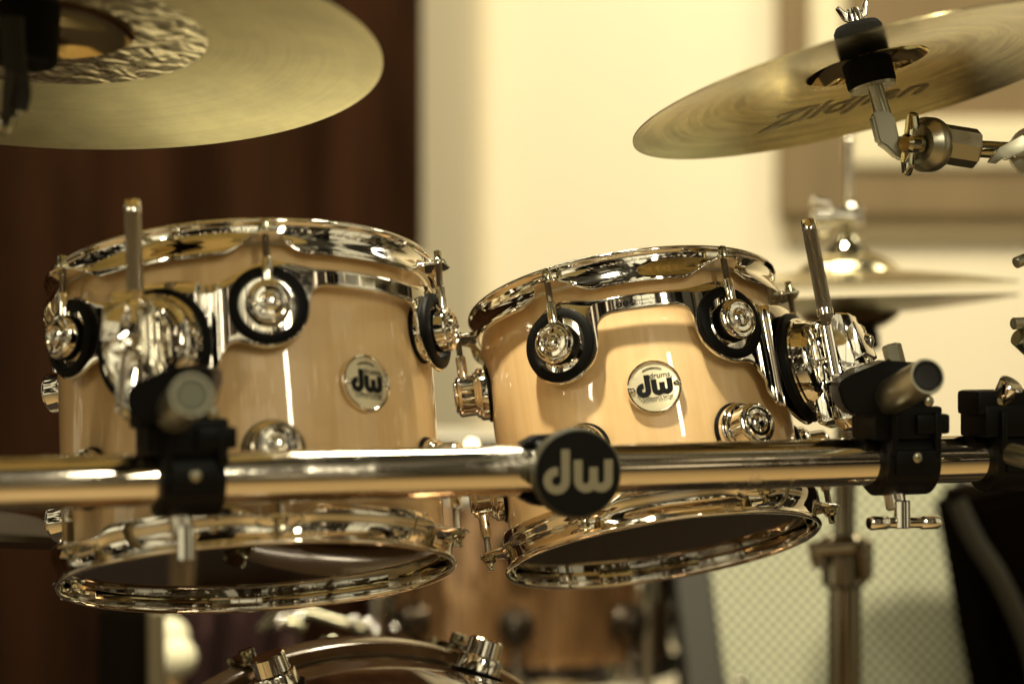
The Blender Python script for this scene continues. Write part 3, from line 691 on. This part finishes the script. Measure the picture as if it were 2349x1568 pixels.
cl, MCL = make_cymbal('ride_cymbal', (-.3496, 1.785, CZ+.2115), .1974, -.0089, .254, .070, .020, .020, 'large matt bronze cymbal seen from below at the upper left', BRASS, zones=.122)
cr_, MCR = make_cymbal('crash_cymbal', (.2973, 1.996, CZ+.2121), .1265, .2324, .203, .052, .016, .017, 'tilted shiny bronze cymbal seen from below at the upper right', BRASS2, text=('Zildjian', .050, -.012, -.112, 0, .45))
def make_cym_stand(M, bow, bellh, label, dark=False, wide=1.0):
    root = thing('cymbal_stand', M, label, 'cymbal stand', 'chrome boom stands holding the crash cymbals')
    zc = bow+bellh
    k = wide
    obj('lower_felt', lathe([(.004, zc-.034), (.0195*k, zc-.034), (.0205*k, zc-.032), (.0205*k, zc-.013), (.018*k, zc-.011), (.004, zc-.011)], 48, closed=True), FELT, root)
    obj('cup_washer', lathe([(.004, zc-.0365), (.019*k, zc-.0365), (.0195*k, zc-.0342), (.004, zc-.0342)], 48, closed=True), STEEL, root)
    obj('upper_felt', lathe([(.004, zc+.003), (.019, zc+.003), (.0205, zc+.006), (.0205, zc+.015), (.018, zc+.019), (.004, zc+.019)], 48, closed=True), FELT, root)
    obj('threaded_rod', lathe([(0, -.050), (.0045, -.050), (.0045, zc+.032), (0, zc+.032)], 24), THREAD, root)
    b = lathe([(0, zc+.019), (.007, zc+.019), (.007, zc+.027), (.005, zc+.033), (0, zc+.033)], 24)
    for s in (-1, 1): prism([(s*.004, zc+.021), (s*.010, zc+.024), (s*.014, zc+.036), (s*.011, zc+.038), (s*.004, zc+.028)], -.0022, .0022, b, Matrix.Rotation(R_(90), 4, 'X'), bev=.0009)
    obj('wing_nut', b, CHROME, root)
    return root
sr = make_cym_stand(MCR, .016, .017, 'steel boom stand with black felts under the tilted cymbal')
D = 1.99
b = BM()
rod(P(2003, 185, D), P(2030, 272, D), .0064, b)
obj('sleeve', b, STEEL, sr, world=True)
obj('tilter_arm', slab([(2000, 262), (2022, 250), (2052, 262), (2060, 300), (2064, 318), (2100, 312), (2096, 372), (2060, 362), (2030, 335), (2016, 328)], D-.010, D+.010), STEEL, sr, world=True, angle=25)
b = BM(); obj('ratchet_disc', lathe([(0, -.013), (.012, -.013), (.0215, -.007), (.0228, -.004), (.0228, .004), (.0215, .006), (.016, .012), (0, .013)], 48, b, axisM(P(2128, 332, D), P(2128, 332, D)+Vector((-.75, -.66, 0)))), STEEL, sr, world=True)
b = BM(); Mw = axisM(P(2088, 330, D-.018), P(2088, 330, D-.018)+Vector((-.75, -.60, 0)), up=(.13, -.1, 1))
lathe([(0, -.01), (.008, -.01), (.0085, .004), (.006, .007), (0, .007)], 28, b, Mw)
for s in (1, -1): prism([(-.0045, 0), (.0045, 0), (.0060, s*.014), (.0030, s*.024), (-.0010, s*.0265), (-.0045, s*.020)] if s > 0 else [(.0045, 0), (-.0045, 0), (-.0050, -.014), (-.0020, -.024), (.0020, -.0265), (.0055, -.018)], -.0035, .0045, b, Mw, bev=.0016)
obj('wing_nut', b, SATIN, sr, world=True)
b = BM(); rod(P(2152, 328, D), P(2240, 342, D+.005), .0165, b, seg=8, bev=.0015); obj('hex_ferrule', b, STEEL, sr, world=True, angle=20)
b = BM(); rod(P(2232, 341, D+.005), P(2520, 358, D+.03), .0072, b); obj('boom_arm', b, SATIN, sr, world=True)
b = BM(); lathe([(0, -.012), (.018, -.010), (.0215, -.002), (.020, .008), (0, .012)], 40, b, axisM(P(2372, 348, D+.01), P(2372, 348, D+.01)+Vector((-.2, -1, 0))))
for k in range(4):
    a = R_(150+k*14); pc = P(2352-k*0, 345+k*0, D-.01)
prism([(-.062*.5, -.010), (-.045*.5, .002), (-.004, .012), (.012, .008), (.012, -.004), (-.008, -.006), (-.010, -.003), (-.016, -.009), (-.018, -.005), (-.024, -.011)], -.005, .005, b, axisM(P(2352, 345, D-.015), P(2352, 345, D-.015)+Vector((0, -1, 0)), up=(0, 0, 1)) @ Matrix.Rotation(0, 4, 'Z'), bev=.0008)
obj('toothed_joint', b, STEEL, sr, world=True, angle=25)
b = BM(); rod(P(2520, 358, D+.03), Vector((P(2520, 358, D+.03).x+.02, D+.06, 0.02)), .0125, b); obj('pole', b, SATIN, sr, world=True)
# stand of the left cymbal: black, near the camera
sl = thing('cymbal_stand', MCL, 'dark blurred stand holding the left cymbal at the picture edge', 'cymbal stand', 'chrome boom stands holding the crash cymbals')
zc = .040
obj('lower_felt', lathe([(.004, zc-.050), (.0210, zc-.050), (.0225, zc-.047), (.0225, zc-.004), (.020, zc-.002), (.004, zc-.002)], 48, closed=True), FELT, sl, Matrix.Translation((-.006, -.01, 0)))
D2 = 1.73
b = tube(arcpts([P(28, 40, D2), P(30, 100, D2), P(34, 150, D2), P(40, 180, D2), P(44, 215, D2), P(36, 250, D2)]), [.0075]*12+[.009]*14+[.0085]*15 if False else .0085)
obj('threaded_rod', b, GAP, sl, world=True)
b = slab([(8, 155), (30, 145), (50, 160), (46, 200), (38, 235), (34, 275), (12, 290), (2, 285), (0, 230), (4, 190)], D2-.012, D2+.012, bev=.004)
obj('tilter', b, DKSTEEL, sl, world=True)
b = BM(); rod(P(14, 280, D2), P(-120, 330, D2+.02), .008, b); rod(P(-120, 330, D2+.02), P(-140, 330, D2+.02)*1 - Vector((0, 0, 1.05)), .0125, b)
obj('boom_arm', b, STEEL, sl, world=True)

# ---------------------------------------------------------------- hi-hat behind the right tom
HD = 2.56; hx = X(1945, HD)
hh = thing('hi_hat', (hx, HD, Z(655, HD)), 'pair of blurred bronze hi-hat cymbals behind the smaller tom', 'hi-hat')
hp = cym_prof(.178, .055, .012, .018); hp[0] = (.0045, hp[0][1])
mk = Matrix.Rotation(R_(-1.0), 4, 'Y')
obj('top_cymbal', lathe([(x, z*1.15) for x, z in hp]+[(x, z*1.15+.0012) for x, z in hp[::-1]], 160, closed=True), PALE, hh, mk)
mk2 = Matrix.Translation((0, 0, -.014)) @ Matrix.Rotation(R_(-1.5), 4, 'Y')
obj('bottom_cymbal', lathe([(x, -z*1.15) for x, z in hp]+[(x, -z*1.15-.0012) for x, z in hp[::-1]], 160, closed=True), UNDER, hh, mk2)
hs_ = thing('hi_hat_stand', (hx, HD, 0), 'blurred hi-hat stand pole and clutch behind the smaller tom', 'hi-hat stand')
b = BM(); rod(P(1948, 322, HD), P(1945, 640, HD), .0046, b); rod(P(1948, 318, HD), P(1948, 328, HD), .0056, b); obj('pull_rod', b, CHROME, hs_, world=True)
b = BM(); lathe([(0, 0), (.024, 0), (.0235, .006), (.010, .022), (.006, .028), (.006, .044), (0, .044)], 40, b, Matrix.Translation(P(1945, 592, HD))); obj('clutch', b, SATIN, hs_, world=True)
b = BM(); lathe([(0, 0), (.025, 0), (.025, .006), (0, .006)], 40, b, Matrix.Translation(P(1945, 594, HD))); obj('clutch_felt', b, FELT, hs_, world=True)
b = BM(); rod(P(1900, 495, HD-.01), P(1962, 500, HD-.01), .010, b); rod(P(1862, 462, HD-.02), P(1905, 470, HD-.02), .0060, b); rod(P(1864, 500, HD-.02), P(1908, 502, HD-.02), .010, b); rod(P(1878, 530, HD-.02), P(1900, 527, HD-.02), .006, b); rod(P(1958, 470, HD), P(1958, 515, HD), .011, b)
obj('clutch_wing_screw', b, CHROME, hs_, world=True)
b = BM(); lathe([(0, 0), (.030, .002), (.032, .006), (.030, .022), (.020, .030), (0, .030)], 40, b, Matrix.Translation(P(1950, 806, HD))); obj('seat_cup', b, BLACK, hs_, world=True)
b = BM(); rod(P(1945, 800, HD), P(1935, 1260, HD), .0118, b); obj('upper_tube', b, DKCHROME, hs_, world=True)
b = BM(); rod(P(1938, 1230, HD), Vector((P(1938, 1230, HD).x, HD, .03)), .0175, b); obj('lower_tube', b, DKCHROME, hs_, world=True)
b = BM(); rod(P(1935, 1225, HD), P(1937, 1345, HD), .024, b); rod(P(1862, 1262, HD-.02), P(1960, 1255, HD-.02), .009, b); rod(P(1868, 1240, HD-.02), P(1880, 1300, HD-.02), .008, b); box(P(1985, 1275, HD), (.014, .03, .040), b, bev=.004)
rod(P(1975, 1240, HD-.02), P(1990, 1330, HD-.02), .006, b)
obj('height_clamp', b, DKCHROME, hs_, world=True)

# ---------------------------------------------------------------- floor tom, seen between the toms
FD = 3.0; fr = .178
fc = P(1218, 1312, FD+.10); 
ft = thing('floor_tom', (fc.x, FD+.10, fc.z), 'blurred amber floor tom standing between and behind the two toms', 'floor tom')
fh = .102
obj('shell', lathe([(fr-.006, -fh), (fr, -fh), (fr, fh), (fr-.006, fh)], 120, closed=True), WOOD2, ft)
obj('batter_head', lathe([(0, fh+.002), (fr, fh+.002), (fr+.002, fh-.004)], 90), COATED, ft)
for s, nm in ((1, 'top_hoop'), (-1, 'bottom_hoop')):
    obj(nm, lathe([(fr+.003, s*(fh-.004)), (fr+.012, s*(fh-.006)), (fr+.007, s*(fh+.008)), (fr+.006, s*(fh+.018)), (fr+.010, s*(fh+.020)), (fr+.003, s*(fh+.021))], 120, closed=True), CHROME, ft)
for L in range(-155, 180, 45):
    for s in (1, -1):
        l = obj('lug', lathe(LUGP, 40), DKSTEEL, ft, onshell(L+14, s*.048, fr), angle=30)
        q = onshell(L+14, 0, fr+.016)
        obj('tension_rod', lathe([(0, .058), (.0035, .058), (.0035, fh+.012), (.006, fh+.012), (.005, fh+.024), (0, fh+.024)], 16), THREAD, ft, q @ Matrix.Rotation(-s*pi/2, 4, 'X'))
for L in (-75, 45, 165):
    q = onshell(L, 0, fr+.022); b = BM(); rod((0, .06, 0), (0, -(fc.z-.02), 0), .0065, b); box((0, 0, -.006), (.03, .05, .022), b, bev=.004); obj('leg', b, CHROME, ft, q)

sc_ = P(1040, 1010, 3.5)
sn = thing('snare_drum', sc_, 'pale blurred snare drum head showing in the gap between the two toms', 'snare drum')
obj('batter_head', lathe([(0, 0), (.172, 0), (.176, -.004)], 90), COATED, sn)
obj('top_hoop', lathe([(.178, -.006), (.184, -.008), (.181, .004), (.184, .008), (.178, .009)], 90, closed=True), CHROME, sn)
obj('shell', lathe([(.176, -.006), (.176, -.125), (.170, -.125), (.170, -.006)], 90, closed=True), WOOD2, sn)
# ---------------------------------------------------------------- bass drum crest at the bottom
bc = P(812, 1462, 2.16); br_ = .2935; yaw = R_(25)
ax = Vector((-sin(yaw), cos(yaw), 0))                      # towards the far hoop
hc = Vector((bc.x, bc.y, bc.z-br_))
bd_ = thing('bass_drum', hc, 'top of a glossy amber bass drum at the bottom of the picture', 'bass drum')
Mh = axisM(hc, hc+ax, up=(0, 0, 1)); Rb = .279
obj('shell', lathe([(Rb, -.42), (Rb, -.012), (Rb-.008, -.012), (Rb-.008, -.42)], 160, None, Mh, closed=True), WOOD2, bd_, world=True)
obj('hoop', lathe([(Rb+.003, -.020), (Rb+.012, -.0215), (Rb+.0145, -.018), (Rb+.0145, .014), (Rb+.012, .017), (Rb+.003, .016)], 160, None, Mh, closed=True), HOOPW, bd_, world=True)
obj('front_hoop', lathe([(Rb+.003, -.43), (Rb+.014, -.43), (Rb+.014, -.395), (Rb+.003, -.395)], 160, None, Mh, closed=True), HOOPW, bd_, world=True)
obj('batter_head', lathe([(0, .0), (Rb, .0), (Rb+.002, -.012)], 120, None, Mh), COATED, bd_, world=True)
obj('front_head', lathe([(0, -.417), (Rb, -.417), (Rb+.002, -.41)], 120, None, Mh), DARK, bd_, world=True)
side = ax.cross(UP).normalized()
for ang in (-20, 18.5, 70, -71, 118, -118, 165, -165):
    a = R_(ang); nd = (side*sin(a)+UP*cos(a)); 
    base = hc+nd*Rb-ax*.070
    Ml = axisM(base, base+nd)
    lg = obj('lug', lathe([(0, .032), (.0135, .032), (.0150, .0305), (.0158, .0165), (.0185, .0155), (.0192, .014), (.0198, .003), (0, .001)], 56, None, Ml), CHROME, bd_, world=True, angle=30)
    obj('gasket', lathe([(0, -.001), (.0235, -.001), (.0238, .002), (0, .003)], 40, None, WM[bd_.name].inverted() @ Ml), RUBBER, lg)
    p0 = base+nd*.018+ax*.012; p1 = hc+nd*(Rb+.019)+ax*.002; 
    b = BM(); rod(p0, p1, .0034, b); rod(p0, p0+(p1-p0)*.35, .0050, b); obj('tension_rod', b, THREAD, bd_, world=True)
    tg = nd.cross(ax).normalized(); b = BM()
    Mq = Matrix.Translation(hc+nd*(Rb+.0165)+ax*.0) @ Matrix((tg, ax, nd)).transposed().to_4x4()
    box((0, .002, .002), (.016, .040, .0045), b, bev=.0015, M=Mq); box((0, .021, -.008), (.022, .0045, .024), b, bev=.0015, M=Mq); box((0, -.012, .008), (.013, .010, .012), b, bev=.002, M=Mq)
    for s in (-1, 1): box((s*.0045, -.024, .002), (.0030, .022, .0035), b, bev=.001, M=Mq)
    obj('claw_hook', b, SATIN, bd_, world=True)
b = BM()
for s in (-1, 1): rod(hc+side*s*.29-ax*.36+UP*(-.05), Vector((hc.x+side.x*s*.42, hc.y-.30, .02)), .008, b)
obj('spur', b, CHROME, bd_, world=True)

# ---------------------------------------------------------------- speaker cabinet, pale grille
sp = thing('speaker_cabinet', P(1940, 1400, 3.0), 'dark speaker cabinet with a pale perforated front at the lower right', 'speaker')
GD = 2.95
q = [P(1600, 1085, GD+.06), P(2185, 1085, GD+.06), P(2285, 1800, GD-.08), P(1700, 1800, GD-.08)]
u_ = (q[1]-q[0]).normalized(); dn = (q[3]-q[0]); v_ = (dn-u_*dn.dot(u_)).normalized(); w_ = u_.cross(v_)
def sheet(pts, depth, bev=0):
    b = BM(); lo = [b.verts.new(p) for p in pts]; hi = [b.verts.new(p+Vector((0, depth, 0))) for p in pts]
    b.faces.new(lo); b.faces.new(hi[::-1])
    for i in range(len(pts)): b.faces.new((lo[i], lo[(i+1) % len(pts)], hi[(i+1) % len(pts)], hi[i]))
    return b
obj('grille', sheet(q, .02), GRILLE, sp, world=True, smooth=False)
body = [P(1520, 1060, GD+.085), P(2215, 1060, GD+.085), P(2325, 1800, GD-.05), P(1610, 1800, GD-.05)]
obj('cabinet', sheet(body, .30), TOLEX, sp, world=True, smooth=False)
for a, c in ((1700, 1562), (2246, 1545)):
    b = BM(); lathe([(0, 0), (.007, 0), (.007, .002), (.004, .004), (0, .004)], 20, b, axisM(P(a, c, GD-.035), P(a, c, GD-.035)+Vector((0, -1, 0)))); obj('corner_screw', b, CHROME, sp, world=True)
# black drum case behind it at the right
ca = thing('black_bag', P(2330, 1350, 2.7), 'black padded bag at the right edge below the bar', 'bag')
obj('body', slab([(2215, 1150), (2420, 1100), (2600, 1100), (2600, 1900), (2330, 1900), (2290, 1560), (2250, 1330)], 2.72, 2.95, bev=.012), DARK, ca, world=True)
obj('strap', tube(arcpts([P(2195, 1150, 2.70), P(2235, 1235, 2.69), P(2300, 1340, 2.68), P(2360, 1480, 2.68), P(2400, 1640, 2.69)]), .011), mat('strap_cloth', (.040, .036, .022), 0, .8), ca, world=True)

# ---------------------------------------------------------------- mallets, dark things at lower left
for i, (px, py, dd, r, lab) in enumerate(((390, 1462, 2.85, .0232, 'round white felt mallet head, the upper and farther of two'), (406, 1508, 2.78, .0230, 'round white felt mallet head, the lower and nearer of two'))):
    m_ = thing('mallet', P(px, py, dd), lab, 'mallet', 'white felt mallets at the lower left')
    b = lathe([(0, -r*1.05)]+[(r*1.0*sin(pi*k/16), -r*1.05*cos(pi*k/16)) for k in range(1, 16)]+[(0, r*1.05)], 40)
    obj('head', b, WFELT, m_)
    b = BM(); rod((0, .0, -r*.9), (.03+.02*i, .03, -.42), .0055, b); obj('handle', b, INNER, m_)
t_ = thing('music_stand', P(270, 1500, 2.9), 'tall black stand post behind the larger tom at lower left', 'stand')
obj('post', slab([(222, 1380), (338, 1392), (345, 1900), (215, 1900)], 2.85, 2.92, bev=.01), DARK, t_, world=True)
b = BM(); rod(P(358, 1400, 2.7), P(362, 1800, 2.7), .010, b); obj('chrome_tube', b, mat('dim_tube', (.16, .13, .075), .5, .4), t_, world=True)
sb = thing('dark_cymbal', P(-20, 1212, 2.2), 'edge of a dark cymbal below the bar at the left edge', 'cymbal')
obj('plate', lathe([(.005, .018), (.04, .012), (.060, .004), (.130, -.001), (.1305, -.006), (.08, -.014), (.005, -.016)], 90, closed=True), mat('dark_bronze', (.10, .085, .06), .8, .28), sb, Matrix.Rotation(R_(3), 4, 'Y') @ Matrix.Rotation(R_(-3), 4, 'X'))
cs = thing('red_cloth', P(560, 1470, 3.3), 'dark red cloth draped behind the bass drum', 'cloth')
bm = BM(); rows = []
for k in range(7):
    rows.append([bm.verts.new(P(425+260*i/24, 1385+k*70, 3.25+.03*sin(i*1.1)+.012*sin(k*1.7+i*.6))) for i in range(25)])
for a, b_ in zip(rows, rows[1:]):
    for i in range(24): bm.faces.new((a[i], a[i+1], b_[i+1], b_[i]))
g = bmesh.ops.extrude_face_region(bm, geom=bm.faces[:]); bmesh.ops.translate(bm, vec=(0, .006, 0), verts=[v for v in g['geom'] if isinstance(v, bmesh.types.BMVert)])
obj('fabric', bm, REDC, cs, world=True)
# snare stand hardware: chrome tubes, and small balls added to make glints
ss = thing('snare_stand', P(760, 1480, 2.75), 'blurred chrome snare stand parts behind the bass drum', 'snare stand')
SD = 2.75; b = BM()
rod(P(600, 1445, SD), P(650, 1390, SD), .0065, b); rod(P(640, 1425, SD), P(700, 1440, SD), .007, b); rod(P(690, 1400, SD), P(850, 1450, SD), .006, b); rod(P(760, 1460, SD), P(740, 1800, SD), .011, b)
obj('frame', b, SATIN, ss, world=True)
for px, py, r in ((648, 1420, .006), (668, 1408, .005), (690, 1412, .006), (810, 1424, .007), (843, 1430, .007), (862, 1450, .005), (640, 1432, .005), (905, 1440, .005)):
    b = lathe([(0, -r)]+[(r*sin(pi*k/10), -r*cos(pi*k/10)) for k in range(1, 10)]+[(0, r)], 20, None, Matrix.Translation(P(px, py, SD-.02))); obj('glint_ball', b, CHROME, ss, world=True)
dr = box((1.75, 3.95, .62), (1.3, .12, 1.2), bev=.03)  # unseen dark block added to darken the right cymbal's reflection
tag(obj('reflection_block', dr, DARK, smooth=False), 'unseen black block added past the right edge to darken the cymbal reflection', 'reflection block')
# cable and small clamps at the far right edge
fe = thing('microphone_stand', P(2345, 760, 2.0), 'slim dark stand with small thumb screws at the right edge', 'microphone stand')
b = BM(); rod(P(2372, 560, 2.0), P(2376, 1400, 2.02), .0052, b); obj('pole', b, STEEL, fe, world=True)
for q in (((2324, 742), (2372, 740), .0050), ((2336, 770), (2368, 800), .0085), ((2330, 603), (2372, 585), .0048)):
    obj('thumb_screw', rod(P(*q[0], 1.99), P(*q[1], 2.0), q[2]), STEEL, fe, world=True)
